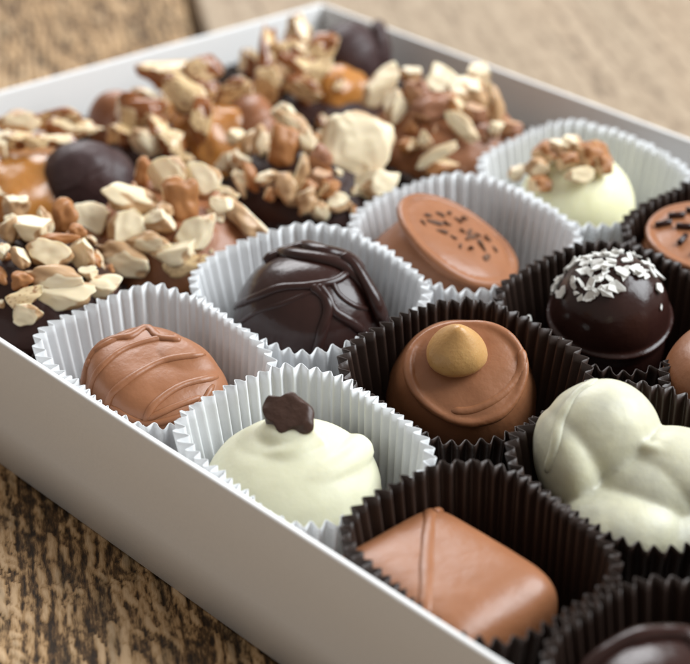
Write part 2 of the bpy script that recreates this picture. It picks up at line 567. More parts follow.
# ------------------------------------------------------------------ pleated paper cups
def cup(mat, label, cx, cy, ax, ay, rim=2.85, base=1.42, n=52, amp=0.105, sq=3.3, tilt=(.17, .20), seed=0, flare=1.0, z0=0.14, lump=0.05, group=None):
    """fluted cup: round foot, rim pushed towards a square by its neighbours"""
    r = np.random.default_rng(100 + seed)
    spp = 10
    N = n * spp
    th = np.linspace(0, 2 * PI, N, endpoint=False)
    dph = sum(r.normal(0, .24 / k) * np.sin(k * th + r.uniform(0, 6.3)) for k in (2, 3, 5, 8, 13, 21))
    s = np.sin(n * th + dph * 6.5)
    tri = np.arcsin(.72 * s) / np.arcsin(.72)
    pk = np.repeat(r.uniform(.6, 1.25, n), spp)
    pk = np.convolve(np.r_[pk[-8:], pk, pk[:8]], np.ones(17) / 17, 'valid')
    wave = sum(r.normal(0, 1.0 / k) * np.sin(k * th + r.uniform(0, 6.3)) for k in (2, 3, 4, 6))
    zr = sum(r.normal(0, .5 / k) * np.sin(k * th + r.uniform(0, 6.3)) for k in (2, 3, 5, 7))
    zt = np.repeat(r.normal(0, .014, n), spp)
    c, sn = np.cos(th), np.sin(th)
    bse = base * (np.abs(c) ** 3 + np.abs(sn) ** 3) ** (-1 / 3)
    sup = (np.abs(c / ax) ** sq + np.abs(sn / ay) ** sq) ** (-1 / sq)
    rows = 16
    V = []
    for j in range(rows + 1):
        t = j / rows
        rr = bse + (sup - bse) * t ** flare
        rr = rr + wave * lump * t * t
        a = amp * (0.25 + 0.75 * t) * pk
        rad = rr + a * tri - amp * t * 0.6
        z = t * (rim - 0.16 - z0 + zr * .06 * t + zt * t + tilt[0] * c * t + tilt[1] * sn * t)
        z = z - 0.012 * tri * t
        V.append(np.stack([rad * c, rad * sn, z * np.ones(N)], 1))
    # floor of the cup
    for f in (.6, .2):
        V.append(np.stack([bse * f * c, bse * f * sn, np.full(N, 0.02)], 1))
    V = np.vstack(V)
    F = []
    def q(a, b):
        for i in range(N):
            k = (i + 1) % N
            F.append((a * N + i, a * N + k, b * N + k, b * N + i))
    for j in range(rows):
        q(j, j + 1)
    q(rows + 1, 0)
    q(rows + 2, rows + 1)
    F.append(tuple((rows + 2) * N + i for i in range(0, N)))
    o = obj('paper_cup', mesh('paper_cup', V, F, mat))
    md = o.modifiers.new('paper', 'SOLIDIFY')
    md.thickness = 0.010 * CM
    md.offset = 0
    o.location = Vector((cx, cy, z0)) * CM
    tag(o, label, 'paper cup', group or 'pleated paper cups in the box')
    return o

W_, D_ = M['cup_white'], M['cup_dark']
cup(W_, 'white pleated cup holding the lattice striped milk chocolate', 1.83, 12.85, 1.64, 2.02, 2.82, seed=1, sq=3.9)
cup(W_, 'white pleated cup holding the white mound with dark chip', 1.83, 8.78, 1.63, 1.98, 2.84, seed=2, sq=3.9)
cup(W_, 'white pleated cup holding the glossy dark drizzled truffle', 5.5, 13.0, 1.9, 2.02, 2.9, seed=3)
cup(W_, 'white pleated cup holding the round disc topped with dark flecks', 9.4, 12.9, 1.9, 2.05, 2.9, seed=4)
cup(W_, 'white pleated cup holding the pale mound with toasted nuts by the box wall', 13.2, 13.3, 1.85, 2.02, 2.95, seed=5)
cup(D_, 'dark brown pleated cup holding the square milk chocolate', 1.85, 4.72, 1.64, 1.95, 2.82, seed=6)
cup(D_, 'dark brown pleated cup holding the swirled dark dome nearest the camera', 1.85, .55, 1.66, 1.98, 2.75, seed=7)
cup(D_, 'dark brown pleated cup holding the hazelnut topped milk chocolate', 5.50, 8.85, 1.84, 1.98, 2.86, seed=8)
cup(D_, 'dark brown pleated cup holding the lumpy white cluster', 5.52, 4.75, 1.85, 1.97, 2.84, seed=9)
cup(D_, 'dark brown pleated cup cut off by the picture edge beside the lumpy white cluster', 5.5, .75, 1.9, 1.92, 2.9, seed=10)
cup(D_, 'dark brown pleated cup holding the coconut topped dark dome', 9.35, 8.9, 1.9, 1.95, 2.8, seed=11)
cup(D_, 'dark brown pleated cup holding the plain round milk chocolate', 9.4, 4.85, 1.9, 2.0, 2.75, seed=12)
cup(D_, 'dark brown pleated cup holding the sprinkle topped milk chocolate', 13.1, 9.2, 1.85, 2.0, 2.98, seed=13)
for i, (l, x, y, ax, ay, rm) in enumerate([
    ('low dark cup under the dark nut cluster at the front wall', 1.9, 17.05, 1.7, 2.0, 2.2),
    ('low dark cup under the milk chocolate cluster of big cream nuts', 5.55, 17.1, 1.88, 2.0, 2.2),
    ('low dark cup under the dark cluster with a square slab of nut', 9.4, 17.1, 1.88, 2.05, 2.35),
    ('low dark cup under the milk chocolate almond cluster', 13.3, 17.4, 1.95, 2.0, 2.2),
    ('low dark cup under the caramel turtle with a dark cap', 5.0, 22.0, 1.95, 2.2, 1.9),
    ('low dark cup under the caramel turtle with a milk cap', 9.0, 22.2, 1.95, 2.6, 2.0),
    ('low dark cup under the caramel turtle in the far box corner', 13.3, 22.4, 2.1, 2.6, 2.05)]):
    cup(D_, l, x, y, ax, ay, rm, seed=20 + i, lump=.08, tilt=(.05, .05))

# ------------------------------------------------------------------ nuts
def nut_chunk(seed, cuts, plate=False, wrinkle=0.0, keep=0.55):
    """an irregular lump of nut in a unit box; 'skin' marks the surface no knife has cut"""
    r = np.random.default_rng(seed)
    bm = bmesh.new()
    bmesh.ops.create_icosphere(bm, subdivisions=4, radius=1)
    V = np.array([v.co for v in bm.verts]); F = [tuple(v.index for v in f.verts) for f in bm.faces]
    bm.free()
    off = Vector(r.uniform(-50, 50, 3))
    V0 = V.copy()
    for i, v in enumerate(V):
        p = Vector(v)
        k = 1 + .42 * noise.noise(p * 1.5 + off) + .16 * noise.noise(p * 3.1 + off) + .05 * noise.noise(p * 7 + off)
        if wrinkle:
            k += wrinkle * (abs(noise.noise(Vector((p.x * 1.6, p.y * 5.5, p.z * 3)) + off)) - .3)
        V[i] = v * k
    skin = np.ones(len(V))
    valley_shade = np.zeros(len(V))
    if wrinkle:
        valley_shade = np.array([max(0.0, 1 - abs(noise.noise(Vector((v[0] * 1.6, v[1] * 5.5, v[2] * 3)) + off)) / .13) for v in V0])
    pl = []
    if plate:
        n = np.array([r.normal(0, .15), r.normal(0, .15), 1]); n /= np.linalg.norm(n)
        pl += [(n, .42), (-n, .38)]
    for _ in range(cuts):
        n = r.normal(0, 1, 3); n /= np.linalg.norm(n)
        pl.append((n, r.uniform(keep - .12, keep + .25)))
    for n, d in pl:
        e = V @ n - d
        m = e > 0
        rough = np.array([.085 * noise.noise(Vector(v) * 2.6 + off) + .035 * noise.noise(Vector(v) * 8 + off) for v in V])
        V[m] -= np.outer(e[m] * .97, n)
        V[m] += np.outer(rough[m], n)
        skin[m] = np.minimum(skin[m], np.clip(1 - e[m] / .13, 0, 1))
    skin = np.maximum(skin, valley_shade)  # wrinkle bottoms take the dark tone too, as painted crevice shade
    # soften the knife edges a touch
    nb = [[] for _ in V]
    for a, b, c in F:
        nb[a] += [b, c]; nb[b] += [a, c]; nb[c] += [a, b]
    for _ in range(2):
        V = np.array([V[i] * .55 + V[list(set(nb[i]))].mean(0) * .45 for i in range(len(V))])
    lo, hi = V.min(0), V.max(0)
    V = (V - (lo + hi) / 2) / (hi - lo)
    return V, F, skin

def nut_mesh(name, mat, *a, **k):
    V, F, skin = nut_chunk(*a, **k)
    me = mesh(name, V, F, mat)
    at = me.attributes.new('skin', 'FLOAT', 'POINT')
    at.data.foreach_set('value', skin.astype(float))
    return me

def slab_mesh(name, mat, seed):
    V, F = blob((0, 0, 0), (.5, .5, .5), 3.4, 3.0, nu=64, nv=40)
    off = Vector((seed, seed * 2.1, 0))
    V = np.array([v * (1 + .22 * noise.noise(Vector(v) * 2.6 + off) + .07 * noise.noise(Vector(v) * 8 + off)) for v in V])
    me = mesh(name, V, F, mat)
    at = me.attributes.new('skin', 'FLOAT', 'POINT')
    at.data.foreach_set('value', np.clip((np.maximum(np.abs(V[:, 0]), np.abs(V[:, 1])) - .40) * 7, 0, .8).astype(float))
    return me

POOL = {
    'b': [slab_mesh('nut_piece', M['nut'], 3.0 + i * 7) for i in range(3)],
    'c': [nut_mesh('nut_piece', M['nut'], 300 + i, 4, keep=.56) for i in range(12)],
    'p': [nut_mesh('nut_piece', M['nut'], 330 + i, 4, plate=True, keep=.66) for i in range(9)],
    's': [nut_mesh('nut_piece', M['nut_skin'], 360 + i, 2, keep=.6) for i in range(5)],
    'k': [nut_mesh('nut_piece', M['pecan'], 390 + i, 5, wrinkle=.7, keep=.5) for i in range(8)],
    'a': [nut_mesh('nut_piece', M['almond'], 420 + i, 1, plate=True, keep=.8) for i in range(3)],
    'm': [nut_mesh('nut_piece', M['nut_milk'], 450 + i, 4, keep=.55) for i in range(4)],
}
NUTS = {
 'N1': [('p',1.91,16.18,3.34,0.90,0.56,0.36,0.77,0.18,-0.87), ('c',1.73,15.78,3.07,1.16,0.51,0.51,1.35,0.11,-0.74), ('p',1.76,15.43,2.81,1.07,0.53,0.35,0.90,-0.02,-0.51),
  ('c',2.59,15.48,2.70,0.86,0.50,0.50,1.20,-0.26,-0.90), ('p',2.51,15.97,3.17,0.68,0.59,0.38,1.35,0.66,-1.06), ('s',3.13,17.40,3.29,0.56,0.79,0.48,1.07,-0.05,-0.99),
  ('s',2.91,16.68,3.27,0.37,0.41,0.31,0.98,-0.06,-0.86), ('c',2.10,17.04,3.49,0.77,0.55,0.55,1.09,-0.09,-0.82), ('c',2.55,17.23,3.44,0.32,0.64,0.32,1.40,-0.42,-0.93),
  ('s',2.32,16.42,3.41,0.81,0.29,0.25,0.87,-0.09,-0.71), ('c',1.42,16.39,3.34,0.33,0.45,0.33,1.08,-0.25,-0.59), ('s',1.20,15.99,3.08,0.44,0.38,0.32,0.86,-0.04,-0.79),
  ('k',1.11,15.75,2.86,0.72,0.44,0.31,0.72,-0.37,-0.45), ('p',1.01,15.60,2.62,0.57,0.44,0.29,1.34,-0.07,-0.50), ('c',1.75,17.29,3.49,0.36,0.55,0.36,1.14,-0.01,-0.99),
  ('c',1.29,16.72,3.38,0.27,0.34,0.27,1.14,-0.20,-1.12), ('c',2.09,17.69,3.44,0.32,0.28,0.28,1.05,0.12,-0.53), ('c',2.43,18.07,3.50,0.56,0.47,0.47,1.26,-0.02,-0.98),
  ('c',2.39,15.65,3.01,0.40,0.27,0.27,0.93,0.22,-0.46)],
 'N2': [('p',5.57,17.50,3.45,0.77,0.87,0.50,1.66,0.27,-0.71), ('s',5.50,18.16,3.34,0.37,0.63,0.31,1.25,0.15,-0.95), ('s',5.32,16.65,3.30,0.76,0.95,0.65,1.41,-0.17,-0.72),
  ('c',4.65,17.16,3.24,1.57,0.62,0.62,1.10,0.40,-0.76), ('p',4.17,16.88,2.91,0.85,0.85,0.55,1.05,0.35,-0.84), ('p',4.05,18.01,2.79,0.72,0.86,0.47,0.83,-0.18,-0.39),
  ('c',4.62,16.53,3.08,0.85,0.52,0.52,0.78,0.01,-1.04), ('c',4.29,16.34,2.78,0.89,0.47,0.47,1.02,-0.08,-0.92), ('c',3.90,16.67,2.46,1.22,0.66,0.66,1.11,0.18,-1.09),
  ('p',6.06,16.98,3.37,0.87,0.68,0.44,1.11,0.26,-1.17), ('p',5.90,16.19,3.16,0.52,0.41,0.26,1.09,-0.03,-0.81), ('c',6.32,16.51,3.20,0.53,0.24,0.24,1.34,0.29,-1.00),
  ('c',6.25,15.92,2.83,1.15,0.48,0.48,0.50,0.65,-1.18), ('p',5.07,15.90,2.89,1.03,0.66,0.43,1.13,-0.57,-0.52), ('c',4.58,15.91,2.59,0.94,0.56,0.56,0.94,-0.36,-0.66),
  ('k',4.66,15.66,2.44,0.93,0.41,0.29,0.99,-0.23,-0.57), ('c',4.78,16.64,3.23,0.47,0.33,0.33,1.25,-0.21,-1.01)],
 'N3': [('s',8.56,17.46,3.28,0.75,1.01,0.64,1.19,-0.16,-0.87), ('c',9.51,18.62,3.47,0.62,0.39,0.39,1.08,0.05,-0.90), ('c',9.55,18.33,3.25,1.03,0.47,0.47,0.80,0.50,-0.98),
  ('c',8.53,18.22,3.19,0.38,0.71,0.38,1.02,0.08,-0.65), ('c',8.70,18.84,2.93,0.31,0.65,0.31,0.82,0.19,-0.75), ('c',8.54,19.05,3.00,0.39,0.44,0.39,0.86,-0.14,-0.90),
  ('c',8.23,18.95,2.56,0.67,0.41,0.41,1.16,-0.66,-0.48), ('c',7.95,18.17,2.91,0.46,0.30,0.30,1.23,0.48,-0.90), ('s',7.69,17.48,2.84,0.30,0.70,0.26,1.13,-0.30,-0.42),
  ('c',7.55,17.65,2.67,0.28,0.63,0.28,1.21,-0.23,-0.56), ('c',7.86,17.04,2.92,0.67,0.35,0.35,0.89,-0.16,-0.72), ('c',8.33,16.61,3.07,0.35,0.75,0.35,1.29,0.23,-0.44),
  ('c',7.95,16.60,2.75,0.59,0.69,0.59,0.81,0.31,-0.40), ('s',7.66,16.80,2.67,0.32,0.32,0.27,0.86,0.15,-0.45), ('c',8.98,17.22,3.38,0.45,0.76,0.45,0.68,-0.39,-0.61),
  ('c',7.45,18.03,2.37,0.61,0.30,0.30,1.33,0.37,-1.13), ('c',8.09,16.20,2.66,0.40,0.54,0.40,1.03,-0.03,-0.79), ('b',9.73,16.56,3.15,1.46,1.51,0.73,1.19,0.33,-0.60),
  ('c',9.55,15.83,2.68,1.20,0.65,0.65,0.92,-0.27,-0.87), ('c',9.81,17.32,3.35,0.46,0.41,0.41,0.94,-0.09,-0.83), ('c',10.91,16.95,3.01,0.34,0.52,0.34,1.55,0.08,-0.55),
  ('m',8.79,16.58,3.20,0.50,0.70,0.40,1.32,0.12,-0.44), ('s',8.23,16.27,2.84,0.45,0.35,0.29,0.96,0.06,-0.84), ('c',8.11,16.13,2.59,0.42,0.49,0.42,1.07,-0.06,-0.74),
  ('s',8.56,16.03,2.80,0.54,0.45,0.38,1.52,0.03,-0.23), ('c',8.60,15.80,2.56,0.59,0.45,0.45,0.82,0.13,-0.11), ('c',8.23,15.92,2.45,0.44,0.42,0.42,0.96,0.05,-0.73),
  ('m',8.55,16.24,2.98,0.50,0.40,0.32,1.33,-0.00,-0.62)],
 'N4': [('c',12.52,18.88,3.21,1.25,0.65,0.65,0.97,-0.71,-0.16), ('c',11.87,17.70,3.23,0.58,0.84,0.58,1.06,-0.00,-1.06), ('c',13.03,18.46,3.47,0.49,0.41,0.41,1.42,0.03,-0.86),
  ('m',12.16,16.90,3.39,0.94,0.63,0.50,0.94,-0.29,-0.56), ('p',12.88,17.33,3.64,0.90,0.95,0.59,0.79,-0.26,-0.40), ('c',13.13,16.67,3.49,1.05,0.89,0.89,0.84,0.47,-1.04),
  ('c',13.40,16.20,3.30,0.45,1.05,0.45,1.45,-0.14,-0.44), ('a',12.35,16.10,3.17,0.94,0.44,0.22,1.14,0.72,-1.24), ('c',11.67,16.52,2.89,0.34,0.44,0.34,0.89,-0.15,-0.63),
  ('s',11.44,16.77,2.72,0.50,0.36,0.31,1.72,-0.14,-0.68), ('a',11.68,16.18,2.65,1.04,0.34,0.22,1.36,-0.45,-0.51), ('s',11.70,16.04,2.42,0.78,0.36,0.31,0.56,-0.34,-0.50),
  ('c',13.07,15.76,2.99,0.37,0.47,0.37,0.57,-0.26,-0.83), ('c',11.34,17.49,2.69,0.37,0.53,0.37,1.06,-0.17,-0.91), ('m',13.50,15.76,2.92,0.53,0.42,0.34,0.98,0.11,-0.59),
  ('s',12.58,16.56,3.45,0.68,0.52,0.44,0.92,0.35,-1.09), ('c',14.11,17.38,3.53,0.49,0.59,0.49,1.30,-0.44,-0.37), ('m',12.29,17.43,3.50,0.69,0.63,0.51,1.08,-0.17,-0.96),
  ('m',12.81,16.18,3.32,0.57,0.47,0.38,1.24,0.04,-0.71)],
 'T1': [('c',5.23,22.36,3.23,0.99,0.52,0.52,0.72,-0.09,-0.64), ('k',5.98,22.04,3.15,1.22,0.55,0.38,1.02,-0.15,-0.72), ('k',6.22,21.72,3.05,1.28,0.55,0.38,1.15,-0.00,-0.47),
  ('k',4.70,21.55,3.18,0.77,0.42,0.29,1.36,-0.13,-0.45), ('k',4.95,21.24,3.17,0.53,0.33,0.23,1.08,0.07,-0.62), ('k',5.34,21.09,3.13,0.89,0.33,0.23,1.21,0.03,-0.44),
  ('c',4.47,21.76,3.13,0.36,0.66,0.36,0.72,0.24,-0.56), ('c',3.87,20.85,2.42,0.38,0.38,0.38,1.27,-0.09,-1.00), ('c',4.03,20.55,2.29,0.40,0.35,0.35,1.26,-0.09,-0.70)],
 'T2': [('k',9.40,22.50,3.19,1.60,0.83,0.58,1.12,-0.12,-0.69), ('k',10.00,22.13,3.25,0.96,0.90,0.63,0.91,0.51,-0.65), ('k',8.77,21.11,3.27,1.30,0.81,0.56,1.03,0.55,-1.01),
  ('k',7.80,21.45,3.04,1.23,0.93,0.65,1.21,0.01,-0.80), ('c',7.96,22.16,3.12,0.46,0.40,0.40,1.12,-0.08,-0.92), ('c',8.17,21.77,3.25,0.75,0.35,0.35,0.92,-0.01,-0.94),
  ('k',7.25,21.43,2.68,0.68,0.59,0.41,1.11,-0.04,-0.50), ('c',7.49,20.87,2.65,0.79,0.63,0.63,0.79,0.51,-0.71), ('k',7.77,20.35,2.57,0.61,0.79,0.43,1.36,0.05,-0.75),
  ('k',8.69,20.40,2.99,0.62,1.05,0.43,0.91,-0.21,-0.48), ('k',7.90,20.00,2.32,0.40,0.34,0.24,1.05,0.07,-0.51), ('k',9.29,21.03,3.26,0.62,0.69,0.44,1.08,-0.22,-0.89),
  ('k',10.08,21.00,3.00,0.95,0.82,0.58,0.79,-0.36,-0.68), ('k',7.80,20.77,2.90,0.55,0.61,0.39,0.80,0.12,-0.65)],
 'T3': [('k',12.03,22.16,3.17,0.79,1.51,0.55,0.86,0.36,-0.39), ('k',13.12,22.52,3.28,0.67,1.14,0.47,1.22,0.22,-0.71), ('k',12.33,21.83,3.28,0.85,0.72,0.51,1.21,-0.08,-0.65),
  ('k',12.45,21.47,3.28,0.72,0.65,0.46,1.07,-0.02,-0.89), ('k',12.86,21.27,3.26,0.98,0.98,0.69,0.91,-0.28,-0.57), ('k',11.42,21.45,2.75,0.84,1.04,0.59,1.30,-0.07,-1.01),
  ('k',11.98,21.38,3.12,0.65,0.91,0.46,1.49,-0.30,-0.54), ('k',11.80,20.77,2.80,0.97,0.58,0.41,1.43,0.39,-0.58), ('k',12.22,21.02,3.09,0.84,0.71,0.50,0.78,-0.08,-0.74),
  ('k',11.77,22.62,2.95,0.59,0.86,0.42,0.74,-0.06,-0.79), ('k',12.33,20.83,3.07,0.84,0.58,0.41,0.66,-0.37,-0.46), ('c',11.76,21.51,3.02,0.56,0.56,0.56,0.95,-0.13,-0.89),
  ('k',11.23,21.66,2.67,0.52,0.58,0.36,1.00,-0.02,-0.80)],
 'D0': [('s',12.50,13.73,3.27,0.65,0.50,0.43,0.90,-0.40,-0.38), ('c',12.89,13.37,3.43,0.60,0.43,0.43,1.12,0.22,-1.01), ('s',12.95,12.95,3.34,0.65,0.55,0.47,1.19,0.01,-0.77),
  ('s',12.48,13.15,3.28,0.55,0.35,0.30,0.62,-0.52,-1.05), ('a',12.44,12.73,3.09,0.69,0.35,0.22,1.16,0.03,-0.38), ('s',13.01,12.66,3.22,0.45,0.50,0.38,1.14,-0.03,-0.69),
  ('c',12.16,13.67,3.03,0.55,0.45,0.45,1.29,0.03,-0.88), ('s',11.94,13.36,2.83,0.50,0.37,0.32,1.14,0.00,-0.65), ('c',12.12,14.17,2.76,0.45,0.35,0.35,0.98,-0.40,-0.60),
  ('s',13.21,12.92,3.37,0.50,0.35,0.30,1.16,0.69,-0.60), ('c',12.65,13.57,3.36,0.40,0.40,0.40,1.37,0.06,-0.54)],
}

def add_nuts(root, key):
    loc = root.location
    for i, (ty, x, y, z, sx, sy, sz, rx, ry, rz) in enumerate(NUTS[key]):
        o = obj('nut_piece', POOL[ty][(i * 5 + len(key) + ord(key[1])) % len(POOL[ty])], root)
        o.location = Vector((x, y, z)) * CM - loc
        o.scale = (sx, sy, sz)
        o.rotation_euler = (rx, ry, rz)

def small_nuts(root, body, n, key, types, seed, size=(.18, .34), zmin=1.7, keepout=0.0):
    """crumbs of nut all over a cluster, half sunk in it"""
    r = random.Random(seed)
    V, F = body
    tr = bvh(V, F)
    got = 0
    for _ in range(n * 12):
        if got >= n:
            break
        a, q = r.uniform(0, 2 * PI), math.sqrt(r.random())
        xs, ys = V[:, 0], V[:, 1]
        x = (xs.max() + xs.min()) / 2 + math.cos(a) * q * (xs.max() - xs.min()) / 2
        y = (ys.max() + ys.min()) / 2 + math.sin(a) * q * (ys.max() - ys.min()) / 2
        h = tr.ray_cast(Vector((x, y, 9)), Vector((0, 0, -1)))
        if h[0] is None or h[0].z < zmin:
            continue
        ty = r.choice(types)
        o = obj('nut_piece', r.choice(POOL[ty]), root)
        o.location = (h[0] + h[1] * .02) * CM
        s = r.uniform(*size)
        o.scale = (s * r.uniform(1, 1.6), s, s * r.uniform(.6, .9))
        q2 = h[1].to_track_quat('Z', 'Y') @ Euler((r.uniform(-.4, .4), r.uniform(-.4, .4), r.uniform(0, 6.28))).to_quaternion()
        o.rotation_euler = q2.to_euler()
        got += 1

def cluster(name, label, loc, mat, shapes, key, crumbs, types, seed, part='chocolate_base', wav=.05, **kw):
    root = thing(name, label, 'chocolate', (*loc, .16), group='nut clusters in the far half of the box')
    body = fuse(shapes, .05, 5, wav, 1.3, seed)
    obj(part, mesh(part, *body, M[mat]), root)
    add_nuts(root, key)
    small_nuts(root, body, crumbs, key, types, seed, **kw)
    small_nuts(root, body, 16, key, 'cms', seed + 50, size=(.05, .11), zmin=.9)
    return root

def lumps(c, r, n, seed, s=(.45, .75), zc=None):
    q = random.Random(seed)
    out = [blob(c, r, 2.2, 2.3)]
    for _ in range(n):
        a = q.uniform(0, 2 * PI); e = q.uniform(-.2, 1.1)
        k = q.uniform(*s)
        out.append(blob((c[0] + math.cos(a) * math.cos(e) * r[0] * .8, c[1] + math.sin(a) * math.cos(e) * r[1] * .8, c[2] + math.sin(e) * r[2] * .72), (k, k * .9, k * .8), rot=(q.uniform(0, 3), q.uniform(0, 3), 0), nu=24, nv=14))
    return out

cluster('nut_cluster', 'dark chocolate cluster covered in cream nut chunks, against the front wall', (1.95, 17.0), 'dark_base', lumps((0, 0, 1.62), (1.62, 1.8, 1.45), 9, 1), 'N1', 30, 'ccs', 1.0, size=(.15, .32), zmin=.9)
cluster('nut_cluster', 'milk chocolate cluster with the biggest heap of cream macadamia chunks', (5.5, 17.3), 'milk', lumps((0, 0, 1.55), (1.72, 1.8, 1.45), 9, 2), 'N2', 18, 'ccs', 2.0, size=(.15, .34), zmin=.9)
cluster('nut_cluster', 'dark chocolate cluster with a big square slab of cream nut', (9.2, 17.4), 'dark_base', lumps((0, 0, 1.5), (1.72, 1.8, 1.45), 9, 3), 'N3', 34, 'ccs', 3.0, size=(.14, .30), zmin=.9)
cluster('nut_cluster', 'milk chocolate cluster with pale almond slivers along the far wall', (13.0, 17.3), 'milk', lumps((0, 0, 1.65), (1.65, 1.75, 1.55), 14, 4, (.4, .6)), 'N4', 18, 'cmsp', 4.0, size=(.15, .36), zmin=.9)

VIEW = -AZ                       # a candy turned by this has its own x across and its own y away, as seen from the camera side
SL = Vector((0, math.cos(PITCH), -math.sin(PITCH)))
UPV = Vector((0, math.sin(PITCH), math.cos(PITCH)))

def lean(toward=0.0, side=0.0, spin=0.0):
    """rotation: spin about the vertical, then lean towards the camera side / to the right (degrees)"""
    m = Matrix.Rotation(VIEW, 3, 'Z') @ Matrix.Rotation(R(side), 3, 'Y') @ Matrix.Rotation(R(toward), 3, 'X') @ Matrix.Rotation(R(spin), 3, 'Z')
    return m.to_euler()

def candy(name, label, loc, rot, group=None):
    return thing(name, label, 'chocolate', loc, rot, group)

class Front:
    """drapes strands and bits on a candy from its front: sketch coordinates across and up, in cm about a centre"""
    def __init__(s, body, rot, centre, unit):
        s.tree = bvh(*body)
        inv = (Matrix.Rotation(VIEW, 3, 'Z').inverted() @ rot.to_matrix()).inverted()
        s.d, s.u, s.r = inv @ SL, inv @ UPV, inv @ Vector((1, 0, 0))
        s.c, s.k = Vector(centre), unit
    def hit(s, x, y):
        o = s.c + s.r * (x / s.k) + s.u * (y / s.k)
        h = s.tree.ray_cast(o - s.d * 8, s.d)
        if h[0] is None:
            n = s.tree.find_nearest(o)
            return n[0], n[1]
        return h[0], h[1]
    def strand(s, ctrl, r, n=36, lift=0.0, flat=0.75, taper=True, wob=0.15, seed=0, smooth=2):
        P, N = zip(*[s.hit(*p) for p in spline(ctrl, n)])
        P = [p + q * lift for p, q in zip(P, N)]
        for _ in range(smooth):
            P = [P[0]] + [(P[i - 1] + P[i] * 2 + P[i + 1]) / 4 for i in range(1, n - 1)] + [P[-1]]
        rad = []
        for i in range(n):
            t = i / (n - 1)
            k = 1.0
            if taper:
                k = min(1, (t + .03) / .1) ** .5 * min(1, (1 - t + .03) / .1) ** .5
            rad.append(r * k * (1 + wob * noise.noise(Vector((t * 5, seed * 3.3, .5)))))
        return tube(P, rad, 14, flat, list(N))

def turtle(label, loc, key, base, caramel, caps, capmat, capwav, seed, extra=()):
    root = thing('turtle_candy', label, 'chocolate', (*loc, .16), group='caramel turtles along the back wall')
    bb = fuse([blob(*b) for b in base], .06, 5, .04, 1.2, seed)
    obj('chocolate_base', mesh('chocolate_base', *bb, M['dark_base']), root)
    cb = fuse([blob(*(list(b) + [2.7, 2.4])[:4]) for b in caramel], .045, 7, .07 if key == 'T1' else .16, 1.0, seed + 3)
    obj('caramel', mesh('caramel', *cb, M['caramel']), root)
    for i, c in enumerate(caps):
        kb = fuse([blob(*b) for b in c], .04, 4, capwav, 1.4, seed + 7 + i)
        cap_ = obj('chocolate_cap', mesh('chocolate_cap', *kb, M[capmat]), root)
        c0 = c[0][0]
        f_ = Front(kb, Euler((0, 0, 0)), c0, 1.0)
        obj('cap_fold', mesh('cap_fold', *f_.strand([(-.55, .0), (-.15, .12), (.2, .42), (.5, .55)], .07, 30, -.02, .7), M[capmat]), cap_)
    add_nuts(root, key)
    small_nuts(root, bb, 14, key, 'k', seed, size=(.25, .45), zmin=.9)
    if key != 'T1':
        small_nuts(root, cb, 3, key, 'k', seed + 1, size=(.25, .4), zmin=2.0)
    return root

turtle('caramel and pecan turtle with a dull dark egg shaped cap', (5.2, 21.9), 'T1',
       [((0, 0, 1.2), (1.75, 1.85, 1.1))],
       [((-.35, -.35, 1.75), (1.35, 1.3, .95)), ((.1, .5, 1.8), (1.4, 1.2, .8)), ((-.9, -.9, 1.6), (.8, .7, .9))],
       [[((.50, -1.35, 1.85), (1.0, .8, 1.25), 2.5, 2.1, (R(14), R(-10), R(-40))), ((.75, -1.5, 1.9), (.75, .78, .95), 2.3, 2.2, (R(20), R(10), R(-20)))]], 'dark_matt', .03, 5.0)
turtle('caramel and pecan turtle with a milk chocolate cap at its right', (8.9, 21.6), 'T2',
       [((0, 0, 1.25), (1.85, 1.85, 1.15))],
       [((.35, -.75, 1.75), (1.0, 1.0, 1.1)), ((.6, .3, 1.9), (.9, .9, .95)), ((0, .6, 1.8), (1.0, .9, .9))],
       [[((1.1, -1.1, 1.85), (.62, 1.0, 1.15), 2.2, 2.1, (0, R(10), R(-20)))], [((-.5, 1.45, 1.75), (.62, .85, 1.1), 2.1, 2.1, (0, R(-15), R(20))), ((-.75, .9, 1.7), (.35, .7, .9), 2, 2, (0, R(-10), R(20)))]], 'milk', .03, 6.0)
turtle('caramel and pecan turtle with a looped dark cap, in the far corner', (12.9, 21.8), 'T3',
       [((0, 0, 1.2), (1.95, 1.9, 1.15)), ((1.2, .3, 1.2), (1.1, 1.1, 1.0))],
       [((.35, -.55, 1.85), (.85, .75, .85)), ((.1, .3, 1.7), (1.1, 1.0, .8))],
       [[((1.55, .45, 2.1), (.82, .9, 1.15), 2.1, 2.1, (0, R(6), R(-35)))], [((2.33, .3, 2.05), (.36, .72, 1.15), 2.1, 2.1, (R(8), R(4), R(-40))), ((2.3, .1, 1.7), (.4, .5, .6))]], 'dark_matt', .03, 7.0)

